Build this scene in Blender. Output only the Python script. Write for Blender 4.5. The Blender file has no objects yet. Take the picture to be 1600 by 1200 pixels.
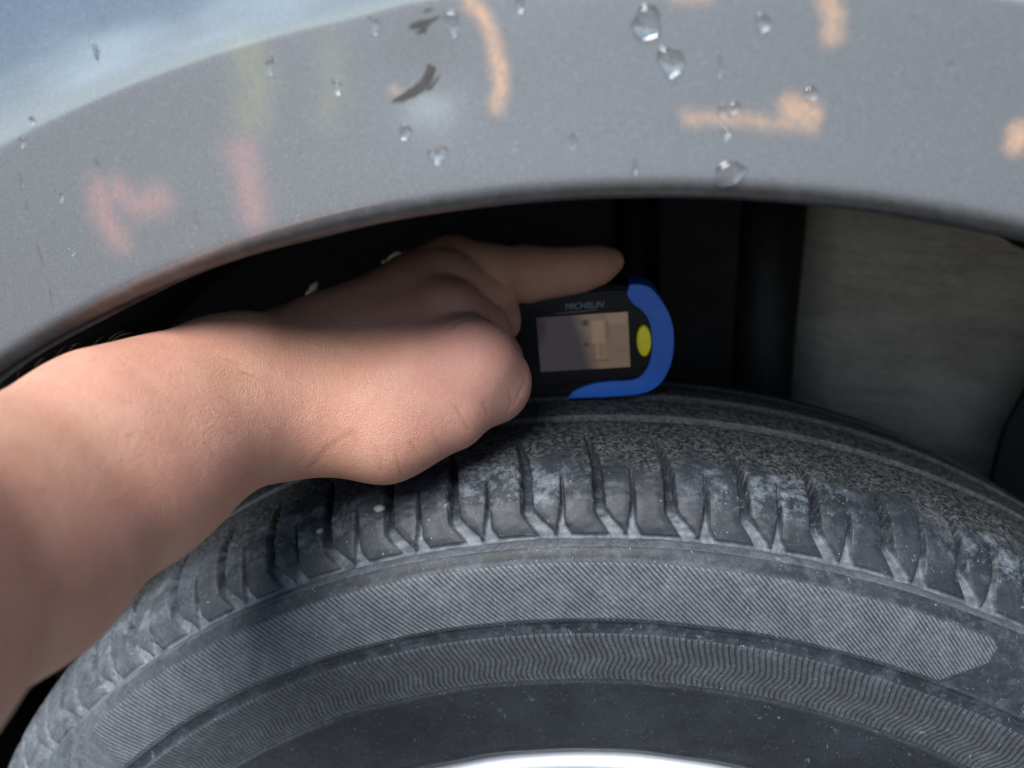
import bpy, bmesh, math, random
import numpy as np
from mathutils import Matrix, Vector
from mathutils.bvhtree import BVHTree
random.seed(4); rng = np.random.default_rng(4)
R = math.radians
scene = bpy.context.scene
col = scene.collection

# measured data: metres, wheel centre at the origin, x towards the car's front, y into the car, z up
CAM_LOC = [-0.00955, -0.30327, 0.41233]
CAM_ROT = [[0.99417, -0.001256, 0.107818], [0.103101, 0.30383, -0.947131], [-0.031568, 0.952725, 0.302188]]
CAM_LENS = 25.781
PALM = [[[-0.1152, -0.25309, 0.35909, 0.025], [-0.13976, -0.21433, 0.34704, 0.025], [-0.1467, -0.16847, 0.33772, 0.0225], [-0.1392, -0.12956, 0.34119, 0.0225], [-0.12951, -0.10911, 0.34226, 0.021],
  [-0.1195, -0.08946, 0.344, 0.0185], [-0.10954, -0.07999, 0.34366, 0.017]],
 [[-0.10993, -0.25424, 0.34369, 0.02], [-0.13087, -0.21498, 0.33192, 0.02], [-0.13772, -0.17038, 0.32523, 0.02], [-0.1312, -0.13255, 0.32896, 0.0193], [-0.11337, -0.09157, 0.33521, 0.0176],
  [-0.1032, -0.08269, 0.33296, 0.016]],
 [[-0.12415, -0.09303, 0.35103, 0.013], [-0.12006, -0.08837, 0.35094, 0.013]], [[-0.1116, -0.0883, 0.33492, 0.016], [-0.05028, -0.06785, 0.34402, 0.015]],
 [[-0.10308, -0.08711, 0.32898, 0.0145], [-0.07846, -0.0803, 0.32498, 0.0152], [-0.05818, -0.07138, 0.32916, 0.0145]], [[-0.11036, -0.07893, 0.34066, 0.016], [-0.06056, -0.05032, 0.35632, 0.012]],
 [[-0.11325, -0.07052, 0.34489, 0.015], [-0.06369, -0.03141, 0.36376, 0.012]],
 [[-0.11449, -0.06721, 0.34579, 0.014], [-0.10446, -0.05521, 0.35003, 0.013], [-0.09005, -0.04035, 0.35508, 0.012], [-0.07717, -0.02719, 0.36192, 0.012], [-0.06515, -0.01557, 0.36759, 0.012]],
 [[-0.11054, -0.06266, 0.33547, 0.017], [-0.07666, -0.03848, 0.33297, 0.018]]]
FINGERS = [[[-0.05028, -0.06772, 0.34443, 0.0148], [-0.04528, -0.06055, 0.33535, 0.014], [-0.05539, -0.04895, 0.32568, 0.012]],
 [[-0.06095, -0.04839, 0.35589, 0.0115], [-0.05142, -0.03297, 0.34788, 0.01], [-0.04636, -0.0261, 0.33451, 0.009], [-0.04863, -0.02749, 0.32433, 0.008]],
 [[-0.06408, -0.02945, 0.36341, 0.012], [-0.04939, -0.02086, 0.35862, 0.0095], [-0.04583, -0.01158, 0.34674, 0.009], [-0.04638, 0.00077, 0.33269, 0.008]],
 [[-0.06471, -0.0163, 0.36846, 0.012], [-0.04968, -0.01605, 0.36717, 0.0104], [-0.03441, -0.01671, 0.36629, 0.0106], [-0.02316, -0.01531, 0.36665, 0.009],
  [-0.01442, -0.0141, 0.36733, 0.008400000000000001], [-0.00691, -0.01178, 0.36862, 0.007], [-0.00162, -0.00976, 0.36974, 0.0048]],
 [[-0.10567, -0.04666, 0.34417, 0.013], [-0.09286, -0.02078, 0.34789, 0.012], [-0.06595, 0.00744, 0.35395, 0.011], [-0.04804, 0.02037, 0.34837, 0.009]]]
PAINTED_REFL = {'orange': [([[-0.0363, 0.4438], [-0.0339, 0.4418], [-0.0318, 0.4378], [-0.0303, 0.4319], [-0.03, 0.4272], [-0.0314, 0.4224]], 0.0015, 0.8),
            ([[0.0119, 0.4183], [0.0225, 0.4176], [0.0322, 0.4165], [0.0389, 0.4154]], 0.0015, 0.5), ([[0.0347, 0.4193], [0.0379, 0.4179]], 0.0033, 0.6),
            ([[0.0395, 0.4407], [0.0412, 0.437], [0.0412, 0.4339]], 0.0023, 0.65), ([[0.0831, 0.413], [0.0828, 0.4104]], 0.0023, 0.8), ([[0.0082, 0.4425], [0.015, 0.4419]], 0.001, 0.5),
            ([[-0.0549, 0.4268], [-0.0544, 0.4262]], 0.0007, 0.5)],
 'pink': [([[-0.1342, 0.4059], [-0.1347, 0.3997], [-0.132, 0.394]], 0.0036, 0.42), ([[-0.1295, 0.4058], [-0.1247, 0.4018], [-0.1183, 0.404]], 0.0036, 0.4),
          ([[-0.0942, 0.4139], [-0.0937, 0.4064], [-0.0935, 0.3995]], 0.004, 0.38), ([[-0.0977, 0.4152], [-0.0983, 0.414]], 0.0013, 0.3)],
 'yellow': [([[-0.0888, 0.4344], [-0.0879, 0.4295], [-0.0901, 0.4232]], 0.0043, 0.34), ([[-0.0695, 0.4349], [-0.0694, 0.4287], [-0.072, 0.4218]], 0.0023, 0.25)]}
DENT = [-0.0469, 0.4295]
SCR = [[[-0.0559, 0.4243], [-0.0533, 0.4257], [-0.0505, 0.4271], [-0.0485, 0.4286], [-0.0473, 0.4302], [-0.0469, 0.4316], [-0.0461, 0.4318], [-0.045, 0.4313], [-0.0449, 0.4305], [-0.0459, 0.4288],
  [-0.0468, 0.4275], [-0.0483, 0.4262], [-0.0507, 0.4249], [-0.0534, 0.4241], [-0.0553, 0.424]],
 [[-0.0476, 0.4265], [-0.0458, 0.4278], [-0.0441, 0.4298], [-0.0444, 0.4288], [-0.0457, 0.4271], [-0.0468, 0.4263]],
 [[-0.0502, 0.4393], [-0.0492, 0.4403], [-0.0473, 0.4408], [-0.0444, 0.4411], [-0.0427, 0.4415], [-0.044, 0.4407], [-0.0455, 0.4401], [-0.0463, 0.4392], [-0.0482, 0.4392]],
 [[-0.049, 0.4382], [-0.0478, 0.4388], [-0.0462, 0.4392], [-0.0464, 0.4385], [-0.0479, 0.4381]], [[-0.0468, 0.4424], [-0.0457, 0.4429], [-0.0444, 0.443], [-0.0448, 0.4427], [-0.0461, 0.4425]]]
DROPS = [(0.0022, 0.4378, 0.00348, 0.00315, 'dome', 'large round water drop near the top of the fender, catching a blue patch of sky'),
 (0.0077, 0.43, 0.00315, 0.00282, 'dome', 'large water drop with bright fingers of light, just below the largest top drop'),
 (0.0217, 0.406, 0.00315, 0.00298, 'dome', 'large clear water drop hanging right on the wheel arch edge'),
 (-0.0404, 0.4399, 0.00166, 0.00265, 'dome', 'tall oval water drop beside the upper paint scuff'),
 (-0.0581, 0.4404, 0.00149, 0.00216, 'star', 'small three cornered water drop left of the upper paint scuff'),
 (-0.0842, 0.4328, 0.00133, 0.00265, 'star', 'diamond shaped water drop over the pale yellow painted reflection'),
 (-0.0684, 0.428, 0.00166, 0.00182, 'star', 'ragged water drop between the two pale yellow painted reflections and the dent'), (-0.0631, 0.4288, 0.00083, 0.00166, 'star', 'tiny water drop just left of the dent'),
 (-0.0532, 0.4175, 0.00133, 0.00199, 'dome', 'small water drop straight below the curved scratch'),
 (-0.0458, 0.412, 0.00265, 0.00282, 'star', 'large splayed water drop below the dent, pointing down'),
 (-0.0139, 0.4139, 0.00099, 0.00216, 'streak', 'narrow upright water drop in the plain grey middle of the fender'),
 (-0.0252, 0.4427, 0.00116, 0.00149, 'dome', 'small water drop at the top edge right of the orange arc'),
 (0.0267, 0.4368, 0.00182, 0.00166, 'dome', 'faint flat water drop left of the top orange bar of painted reflection'), (0.0193, 0.4196, 0.00099, 0.00166, 'dome', 'left one of two faint drops sitting on the orange line of painted reflection'),
 (0.0219, 0.4199, 0.00133, 0.00149, 'dome', 'right one of two faint drops sitting on the orange line of painted reflection'), (0.0204, 0.4147, 0.00133, 0.00199, 'star', 'small drop just below the orange line of painted reflection'),
 (0.038, 0.4224, 0.00149, 0.00149, 'dome', 'small drop just above the orange blob of painted reflection'), (0.0183, 0.4281, 0.00066, 0.00298, 'streak', 'long faint water streak above the orange line of painted reflection'),
 (0.0003, 0.4077, 0.00083, 0.00199, 'streak', 'faint narrow drop left of the one on the arch edge'), (-0.146, 0.405, 0.00133, 0.00249, 'star', 'teardrop shaped water drop left of the pink painted reflection'),
 (-0.1096, 0.398, 0.00099, 0.00265, 'streak', 'upright water drop between the two pink painted reflections'),
 (-0.1464, 0.3905, 0.00133, 0.00149, 'star', 'small triangular water drop low on the left, below the pink painted reflection'),
 (-0.1335, 0.4121, 0.00066, 0.00216, 'streak', 'thin upright water drop above the left pink painted reflection'),
 (-0.1274, 0.4384, 0.00116, 0.00265, 'star', 'water drop at the foot of the long streak in the blue reflection'),
 (-0.1241, 0.4462, 0.00041, 0.00431, 'streak', 'long thin water streak running down the blue sky reflection'),
 (-0.1561, 0.4089, 0.0005, 0.00232, 'streak', 'thin water streak near the left end of the fender'),
 (-0.1564, 0.4021, 0.00066, 0.00182, 'streak', 'short dark water streak close to the left end of the fender'),
 (-0.156, 0.3895, 0.00041, 0.00315, 'streak', 'hair thin water streak low on the left of the fender'),
 (-0.1556, 0.3781, 0.00041, 0.00282, 'streak', 'lowest thin water streak, just above the arch edge at far left'),
 (-0.1487, 0.4236, 0.00083, 0.00099, 'dome', 'tiny round drop in the white band of the sky reflection'),
 (-0.1528, 0.4185, 0.00099, 0.00133, 'dome', 'small drop just under the white band at far left'), (-0.0273, 0.4132, 0.00066, 0.00083, 'dome', 'tiny bead of water left of the narrow upright drop'),
 (0.0664, 0.4266, 0.00066, 0.00133, 'streak', 'tiny faint drop high on the right of the fender'), (-0.082, 0.3985, 0.00066, 0.00066, 'dome', 'tiny bead of water right of the second pink painted reflection')]
GLINTS = [[[-0.09505, -0.0096, 0.3705, 0.00035], [-0.09401, -0.00933, 0.37097, 0.0008], [-0.09323, -0.00909, 0.37144, 0.00035]],
 [[-0.09297, -0.00914, 0.37119, 0.0003], [-0.09193, -0.00872, 0.37215, 0.0008], [-0.09063, -0.00826, 0.37311, 0.001], [-0.08933, -0.00789, 0.37381, 0.0011], [-0.08803, -0.00768, 0.37402, 0.001],
  [-0.08673, -0.00762, 0.37373, 0.0004]],
 [[-0.08647, -0.00767, 0.37347, 0.0003], [-0.08543, -0.00741, 0.37394, 0.0008], [-0.08413, -0.00735, 0.37365, 0.0008], [-0.08282, -0.00745, 0.37286, 0.0003]],
 [[-0.12575, -0.01684, 0.35876, 0.0005], [-0.12445, -0.01631, 0.35996, 0.0013], [-0.12315, -0.01577, 0.36117, 0.0017], [-0.12185, -0.01516, 0.36262, 0.0014], [-0.12081, -0.01458, 0.36409, 0.0004]]]
CREASES = [([[-0.05254, -0.08619, 0.33534], [-0.05088, -0.08518, 0.33085], [-0.04919, -0.08292, 0.32624]], 0.00045, 0.00028), ([[-0.04434, -0.0817, 0.33511], [-0.04351, -0.07872, 0.32962]], 0.00045, 0.0003),
 ([[-0.06621, -0.09436, 0.32668], [-0.06448, -0.09265, 0.32207], [-0.0635, -0.08788, 0.31554]], 0.0004, 0.00016),
 ([[-0.0705, -0.09671, 0.32459], [-0.07006, -0.09579, 0.32029], [-0.07023, -0.0928, 0.31451]], 0.0004, 0.00016),
 ([[-0.07556, -0.09845, 0.32654], [-0.07506, -0.09803, 0.32207], [-0.07534, -0.09642, 0.31697]], 0.0004, 0.00014),
 ([[-0.05985, -0.09013, 0.32831], [-0.05861, -0.08844, 0.32391], [-0.05821, -0.08558, 0.31914]], 0.0004, 0.00012),
 ([[-0.09603, -0.10204, 0.32095], [-0.09078, -0.10229, 0.32669], [-0.08518, -0.10078, 0.33078], [-0.08218, -0.09978, 0.33168]], 0.0009, 0.00012),
 ([[-0.03667, -0.07509, 0.33687], [-0.03601, -0.07254, 0.33242], [-0.03839, -0.072, 0.32765]], 0.0005, 0.0002),
 ([[-0.03166, -0.06608, 0.33894], [-0.03356, -0.07028, 0.33529], [-0.03552, -0.07141, 0.33112]], 0.0005, 0.00018),
 ([[-0.05453, -0.07486, 0.35857], [-0.05288, -0.07191, 0.35979], [-0.05056, -0.07039, 0.36028]], 0.0007, 0.0004)]

# ------------------------------------------------------------------ camera
cd = bpy.data.cameras.new('camera'); cam = bpy.data.objects.new('camera', cd); col.objects.link(cam)
m = Matrix([[*CAM_ROT[i], CAM_LOC[i]] for i in range(3)] + [[0, 0, 0, 1]])
cam.matrix_world = m
cd.sensor_width = 36; cd.lens = CAM_LENS; cd.clip_start = .01; cd.clip_end = 2000
cd.dof.use_dof = True; cd.dof.focus_distance = .232; cd.dof.aperture_fstop = 7.0
scene.camera = cam

# ------------------------------------------------------------------ sky and sun
SUN_EL, SUN_AZ = R(51), R(199)     # direction towards the sun: behind and left of the camera
world = bpy.data.worlds.new('World'); scene.world = world; world.use_nodes = True
nt = world.node_tree; nt.nodes.clear()
def wn(t, **k):
    n = nt.nodes.new(t)
    for a, b in k.items(): setattr(n, a, b)
    return n
wo = wn('ShaderNodeOutputWorld'); bg = wn('ShaderNodeBackground'); sky = wn('ShaderNodeTexSky')
sky.sky_type = 'NISHITA'; sky.sun_disc = False; sky.sun_elevation = SUN_EL; sky.sun_rotation = SUN_AZ
sky.air_density = 1.0; sky.dust_density = .3; sky.ozone_density = 2.5
tc = wn('ShaderNodeTexCoord'); mp = wn('ShaderNodeMapping'); mp.inputs['Scale'].default_value = (1.3, 1.3, 3.2); mp.inputs['Location'].default_value = (3.1, .4, 1.2)
no = wn('ShaderNodeTexNoise'); no.inputs['Scale'].default_value = 2.2; no.inputs['Detail'].default_value = 9; no.inputs['Roughness'].default_value = .55
cr = wn('ShaderNodeValToRGB'); cr.color_ramp.elements[0].position = .50; cr.color_ramp.elements[1].position = .72
mixn = wn('ShaderNodeMix', data_type='RGBA'); mixn.inputs[7].default_value = (15.5, 19.5, 23., 1)
L = nt.links.new
L(tc.outputs['Generated'], mp.inputs[0]); L(mp.outputs[0], no.inputs['Vector']); L(no.outputs['Fac'], cr.inputs[0])
sx = wn('ShaderNodeSeparateXYZ'); L(tc.outputs['Generated'], sx.inputs[0])
hz = wn('ShaderNodeMapRange'); hz.inputs[1].default_value = .02; hz.inputs[2].default_value = .14; hz.inputs[3].default_value = .5; hz.inputs[4].default_value = 0.
L(sx.outputs[2], hz.inputs[0]); mx = wn('ShaderNodeMath', operation='MAXIMUM'); L(cr.outputs[0], mx.inputs[0]); L(hz.outputs[0], mx.inputs[1])
L(mx.outputs[0], mixn.inputs[0]); L(sky.outputs[0], mixn.inputs[6]); L(mixn.outputs[2], bg.inputs[0]); L(bg.outputs[0], wo.inputs[0])
bg.inputs[1].default_value = .05
sl = bpy.data.lights.new('sun', 'SUN'); sl.energy = 4.9; sl.angle = R(36); sl.color = (1, .98, .96)
so = bpy.data.objects.new('sun', sl); col.objects.link(so)
sd = Vector((math.sin(SUN_AZ) * math.cos(SUN_EL), math.cos(SUN_AZ) * math.cos(SUN_EL), math.sin(SUN_EL)))
so.rotation_euler = sd.to_track_quat('Z', 'Y').to_euler()
scene.view_settings.view_transform = 'Standard'; scene.view_settings.look = 'None'
scene.view_settings.exposure = 0.70; scene.view_settings.gamma = 1

# ------------------------------------------------------------------ helpers
def mesh_obj(name, V, F, mat=None, parent=None, smooth=True):
    me = bpy.data.meshes.new(name)
    V = np.asarray(V, np.float32); 
    if isinstance(F, np.ndarray) and F.ndim == 2:
        n, k = F.shape
        me.vertices.add(len(V)); me.vertices.foreach_set('co', V.ravel())
        me.loops.add(n * k); me.loops.foreach_set('vertex_index', F.astype(np.int32).ravel())
        me.polygons.add(n); me.polygons.foreach_set('loop_start', np.arange(0, n * k, k, dtype=np.int32))
        me.update(calc_edges=True); me.validate()
    else:
        me.from_pydata([tuple(map(float, v)) for v in V], [], [tuple(map(int, f)) for f in F]); me.update()
    me.polygons.foreach_set('use_smooth', [smooth] * len(me.polygons))
    o = bpy.data.objects.new(name, me); col.objects.link(o)
    if mat: me.materials.append(mat)
    if parent: o.parent = parent
    return o
def attr(o, name, vals, typ='FLOAT'):
    a = o.data.attributes.new(name, typ, 'POINT')
    a.data.foreach_set('value' if typ == 'FLOAT' else 'color', np.asarray(vals, np.float32).ravel())
def grid_faces(nr, nc, wrap=False):
    i, j = np.meshgrid(np.arange(nr - 1), np.arange(nc if wrap else nc - 1), indexing='ij')
    a = i * nc + j; b = i * nc + (j + 1) % nc
    return np.stack([a, b, b + nc, a + nc], -1).reshape(-1, 4)
def empty(name, loc=(0, 0, 0), label=None, cat=None, parent=None):
    o = bpy.data.objects.new(name, None); col.objects.link(o); o.location = loc; o.empty_display_size = .02
    if label: o['label'] = label
    if cat: o['category'] = cat
    if parent: o.parent = parent
    return o
def tag(o, label=None, cat=None, group=None, kind=None):
    for k, v in (('label', label), ('category', cat), ('group', group), ('kind', kind)):
        if v: o[k] = v
    return o
def sstep(a, b, x):
    t = np.clip((x - a) / (b - a), 0, 1); return t * t * (3 - 2 * t)
def revolve(prof, th):
    """profile (r, y) swept about the wheel axis (Y); rows = profile, columns = angles"""
    P = np.asarray(prof); r = P[:, 0][:, None]; y = P[:, 1][:, None] + 0 * th[None]
    return np.stack([r * np.cos(th), y, r * np.sin(th)], -1).reshape(-1, 3)
def bevel_mod(o, w, n=3):
    b = o.modifiers.new('bevel', 'BEVEL'); b.width = w; b.segments = n; b.limit_method = 'ANGLE'; b.angle_limit = R(35)
    return o

class NT:
    def __init__(s, name):
        s.mat = bpy.data.materials.new(name); s.mat.use_nodes = True; s.t = s.mat.node_tree
        s.b = s.t.nodes['Principled BSDF']; s.out = s.t.nodes['Material Output']
    def n(s, typ, **k):
        n = s.t.nodes.new(typ)
        for a, b in k.items():
            if a.startswith('i_'): n.inputs[a[2:].replace('_', ' ')].default_value = b
            else: setattr(n, a, b)
        return n
    def l(s, a, b): s.t.links.new(a, b)
    def coord(s, scale=(1, 1, 1)):
        tc = s.n('ShaderNodeTexCoord'); m = s.n('ShaderNodeMapping'); m.inputs['Scale'].default_value = scale
        s.l(tc.outputs['Object'], m.inputs[0]); return m.outputs[0]
    def noise(s, vec, scale, detail=4, rough=.5, dist=0):
        n = s.n('ShaderNodeTexNoise'); n.inputs['Scale'].default_value = scale; n.inputs['Detail'].default_value = detail
        n.inputs['Roughness'].default_value = rough; n.inputs['Distortion'].default_value = dist
        s.l(vec, n.inputs['Vector']); return n.outputs['Fac']
    def ramp(s, fac, stops):
        r = s.n('ShaderNodeValToRGB'); e = r.color_ramp.elements
        while len(e) < len(stops): e.new(.5)
        for q, (p, c) in zip(e, stops):
            q.position = p; q.color = (c, c, c, 1) if isinstance(c, (int, float)) else (*c, 1)
        s.l(fac, r.inputs[0]); return r.outputs[0]
    def math(s, op, a, b=None, c=None):
        m = s.n('ShaderNodeMath', operation=op)
        for i, v in enumerate((a, b, c)):
            if v is None: continue
            if isinstance(v, (int, float)): m.inputs[i].default_value = v
            else: s.l(v, m.inputs[i])
        return m.outputs[0]
    def mix(s, fac, a, b, blend='MIX'):
        m = s.n('ShaderNodeMix', data_type='RGBA', blend_type=blend)
        for i, v in ((0, fac), (6, a), (7, b)):
            if isinstance(v, (int, float)): m.inputs[i].default_value = v if i == 0 else (v, v, v, 1)
            elif isinstance(v, tuple): m.inputs[i].default_value = (*v, 1)
            else: s.l(v, m.inputs[i])
        return m.outputs[2]
    def attr(s, name):
        a = s.n('ShaderNodeAttribute'); a.attribute_name = name; return a
    def bump(s, h, dist, strength=1.0, prev=None):
        b = s.n('ShaderNodeBump'); b.inputs['Distance'].default_value = dist; b.inputs['Strength'].default_value = strength
        s.l(h, b.inputs['Height'])
        if prev: s.l(prev, b.inputs['Normal'])
        return b.outputs[0]
    def set(s, **k):
        for a, v in k.items():
            i = s.b.inputs[a.replace('_', ' ')]
            if isinstance(v, (int, float)): i.default_value = v
            elif isinstance(v, tuple): i.default_value = (*v, 1) if len(v) == 3 and i.type == 'RGBA' else v
            else: s.l(v, i)
        return s

# ------------------------------------------------------------------ materials
def mat_rubber():
    m = NT('dusty_tyre_rubber'); v = m.coord()
    hp, hm = m.attr('hatch_phase').outputs['Fac'], m.attr('hatch_mask').outputs['Fac']
    zp, zm = m.attr('wave_phase').outputs['Fac'], m.attr('wave_mask').outputs['Fac']
    dust_and_light, tread = m.attr('dust_and_light').outputs['Fac'], m.attr('tread').outputs['Fac']
    # moulded relief lines
    hw = m.math('PINGPONG', hp, .5); hh = m.ramp(hw, [(.10, 0.), (.24, 1.)]); hhm = m.math('MULTIPLY', hh, hm)
    zw = m.math('PINGPONG', zp, .5); zh = m.ramp(zw, [(.05, 0.), (.20, 1.)]); zhm = m.math('MULTIPLY', zh, zm)
    n1 = m.noise(v, 38, 6, .65, .3); n2 = m.noise(v, 420, 4, .6); n3 = m.noise(v, 95, 8, .7, 1.2); n4 = m.noise(v, 1500, 2, .5); n6 = m.noise(v, 700, 6, .7)
    base = m.mix(m.ramp(n1, [(.38, 0.), (.68, 1.)]), (.010, .013, .018), (.022, .027, .035))
    # dust film, plus the lit groove edges and paler left side
    df = m.math('MULTIPLY', dust_and_light, m.ramp(n3, [(.30, .35), (.62, 1.)]))
    base = m.mix(df, base, (.150, .168, .192))
    # ridges coloured lighter, valleys between them darker
    base = m.mix(m.math('MULTIPLY', hm, .85), base, m.mix(hh, (.038, .043, .050), (.108, .120, .137)))
    base = m.mix(m.math('MULTIPLY', m.math('MULTIPLY', hm, .40), m.ramp(m.noise(v, 110, 8, .7), [(.44, 0.), (.64, 1.)])), base, (.150, .166, .190))
    base = m.mix(m.math('MULTIPLY', zm, .8), base, m.mix(zh, (.038, .042, .050), (.066, .073, .084)))
    # gritty tread: black grains and pale dust threads
    vt = m.coord((1, 1, 1)); g = m.noise(vt, 640, 5, .66, .7); gr = m.ramp(g, [(.44, 0.), (.60, 1.)])
    tcol = m.mix(gr, (.006, .007, .008), (.088, .094, .102))
    base = m.mix(m.math('MULTIPLY', tread, m.ramp(n3, [(.2, .8), (.6, 1.)])), base, tcol)
    # pale chalky scuffs and specks
    sc = m.ramp(m.noise(m.coord((1, 1, 1)), 180, 8, .75, .2), [(.63, 0.), (.72, 1.)])
    base = m.mix(m.math('MULTIPLY', sc, .50), base, (.27, .30, .34))
    chalk = m.math('MULTIPLY', m.attr('chalk').outputs['Fac'], m.ramp(m.noise(m.coord((1, 1, 1)), 150, 10, .78, .15), [(.48, 0.), (.62, 1.)]))
    base = m.mix(m.math('MULTIPLY', chalk, .75), base, (.17, .20, .235))
    sp = m.ramp(n4, [(.71, 0.), (.75, 1.)])
    sk = m.ramp(m.noise(m.coord((1.0, .5, .22)), 640, 3, .6, .3), [(.70, 0.), (.74, 1.)]); sk2 = m.ramp(m.noise(m.coord((.25, .5, 1.)), 560, 3, .6, .3), [(.71, 0.), (.75, 1.)])
    base = m.mix(m.math('MULTIPLY', m.math('MAXIMUM', sk, sk2), .35), base, (.30, .32, .35))
    base = m.mix(m.math('MULTIPLY', sp, .6), base, (.42, .43, .44))
    base = m.mix(.55, base, m.mix(m.ramp(n6, [(.34, 0.), (.68, 1.)]), .30, 1.1), 'MULTIPLY')
    base = m.mix(1., base, 1.08, 'MULTIPLY')
    rough = m.math('ADD', m.math('MULTIPLY', n3, .25), m.math('ADD', m.math('MULTIPLY', tread, .22), .42))
    bmp = m.bump(hhm, .00045, .9); bmp = m.bump(zhm, .0005, .9, bmp); bmp = m.bump(n2, .00012, .6, bmp)
    bmp = m.bump(m.math('MULTIPLY', g, tread), .0009, .9, bmp)
    m.set(Base_Color=base, Roughness=rough, Normal=bmp, IOR=1.5); m.b.inputs['Specular IOR Level'].default_value = .28
    return m.mat
def mat_paint():
    m = NT('grey_metallic_paint'); v = m.coord()
    fl = m.noise(v, 2600, 2, .5); fl2 = m.noise(v, 1100, 2, .5)
    base = m.mix(m.ramp(fl, [(.3, 0.), (.7, 1.)]), (.118, .134, .156), (.212, .236, .268))
    base = m.mix(m.math('MULTIPLY', m.ramp(fl2, [(.58, 0.), (.72, 1.)]), .3), base, (.33, .36, .40))
    nn = m.noise(v, 260, 5, .6); n5 = m.noise(v, 700, 4, .6)
    for nm, c in (('mark_orange', (1., .50, .19)), ('mark_yellow', (.66, .68, .26)), ('mark_pink', (.86, .27, .21))):  # reflections of coloured things, painted into the base colour
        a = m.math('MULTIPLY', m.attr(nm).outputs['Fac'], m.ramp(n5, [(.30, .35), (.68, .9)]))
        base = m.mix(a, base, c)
    mk = m.math('ADD', m.attr('mark_orange').outputs['Fac'], m.attr('mark_pink').outputs['Fac'])  # orange and pink painted reflections
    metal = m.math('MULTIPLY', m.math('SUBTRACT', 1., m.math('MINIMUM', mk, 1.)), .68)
    dirt_shade = m.attr('grime_shade').outputs['Fac']
    base = m.mix(m.math('MULTIPLY', dirt_shade, m.ramp(nn, [(.3, .8), (.6, 1.)])), base, (.026, .024, .023))
    fn = m.bump(fl, .00003, .5); metal = m.math('MULTIPLY', metal, m.math('SUBTRACT', 1., dirt_shade))
    m.set(Base_Color=base, Metallic=metal, Roughness=.40, Normal=fn)
    m.l(m.math('SUBTRACT', 1., dirt_shade), m.b.inputs['Coat Weight']); m.b.inputs['Coat IOR'].default_value = 3.7; m.b.inputs['Coat Roughness'].default_value = .085
    sm = m.noise(v, 14, 3, .5)
    m.l(m.bump(sm, .0004, .5), m.b.inputs['Coat Normal'])
    return m.mat
def mat_skin():
    m = NT('skin'); v = m.coord()
    n1 = m.noise(v, 22, 5, .6); n2 = m.noise(v, 70, 4, .6); n3 = m.noise(v, 900, 3, .6)
    c = m.mix(m.ramp(n1, [(.35, 0.), (.68, 1.)]), (.44, .225, .150), (.49, .240, .178))
    c = m.mix(m.math('MULTIPLY', m.attr('flush').outputs['Fac'], .75), c, (.58, .28, .24))
    c = m.mix(m.ramp(n2, [(.45, 0.), (.9, .5)]), c, (.60, .38, .29))
    c = m.mix(m.math('MULTIPLY', m.ramp(m.noise(v, 330, 4, .6), [(.60, 0.), (.75, 1.)]), .16), c, (.30, .13, .09))
    c = m.mix(m.math('MULTIPLY', m.attr('crease').outputs['Fac'], .30), c, (.27, .10, .07))
    # skin cells: elongated voronoi across the limb, over finer ones
    def cells(scale, st):
        vv = m.coord(st); w = m.n('ShaderNodeTexVoronoi', feature='DISTANCE_TO_EDGE'); w.inputs['Scale'].default_value = scale
        dn = m.n('ShaderNodeTexNoise'); dn.inputs['Scale'].default_value = 160; m.l(vv, dn.inputs['Vector'])
        vm = m.n('ShaderNodeVectorMath', operation='MULTIPLY_ADD'); vm.inputs[1].default_value = (.0012, .0012, .0012)
        m.l(dn.outputs['Color'], vm.inputs[0]); m.l(vv, vm.inputs[2]); m.l(vm.outputs[0], w.inputs['Vector'])
        return m.ramp(w.outputs['Distance'], [(0., 0.), (.16, 1.)])
    c1 = cells(1500, (1.25, .8, .6)); c2 = cells(3000, (1, 1, .8))
    fade = m.ramp(m.attr('hand').outputs['Fac'], [(0., .25), (1., 1.)])
    b = m.bump(m.math('MULTIPLY', c1, fade), .00014, .75); b = m.bump(c2, .00006, .6, b); b = m.bump(n3, .0001, .4, b)
    b = m.bump(n2, .0011, .45, b); b = m.bump(m.noise(m.coord((1.6, 1, .5)), 520, 4, .65), .00018, .5, b)
    c = m.mix(m.math('MULTIPLY', m.math('SUBTRACT', 1., c1), 0.08), c, (.30, .13, .09))
    m.set(Base_Color=c, Roughness=.50, Normal=b)
    m.b.inputs['Subsurface Weight'].default_value = .16; m.b.inputs['Subsurface Radius'].default_value = (.006, .0022, .0012)
    m.b.inputs['Subsurface Scale'].default_value = .6; m.b.inputs['Specular IOR Level'].default_value = .42
    return m.mat
def mat_simple(name, c, rough=.6, metal=0., nscale=200, namp=.25, bump=0., spec=.5, coat=0.):
    m = NT(name); v = m.coord(); n = m.noise(v, nscale, 5, .6)
    base = m.mix(m.ramp(n, [(.3, 0.), (.7, 1.)]), tuple(x * (1 - namp) for x in c), tuple(min(1, x * (1 + namp)) for x in c))
    m.set(Base_Color=base, Roughness=rough, Metallic=metal)
    m.b.inputs['Specular IOR Level'].default_value = spec; m.b.inputs['Coat Weight'].default_value = coat
    if bump: m.set(Normal=m.bump(n, bump, .8))
    return m.mat
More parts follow.
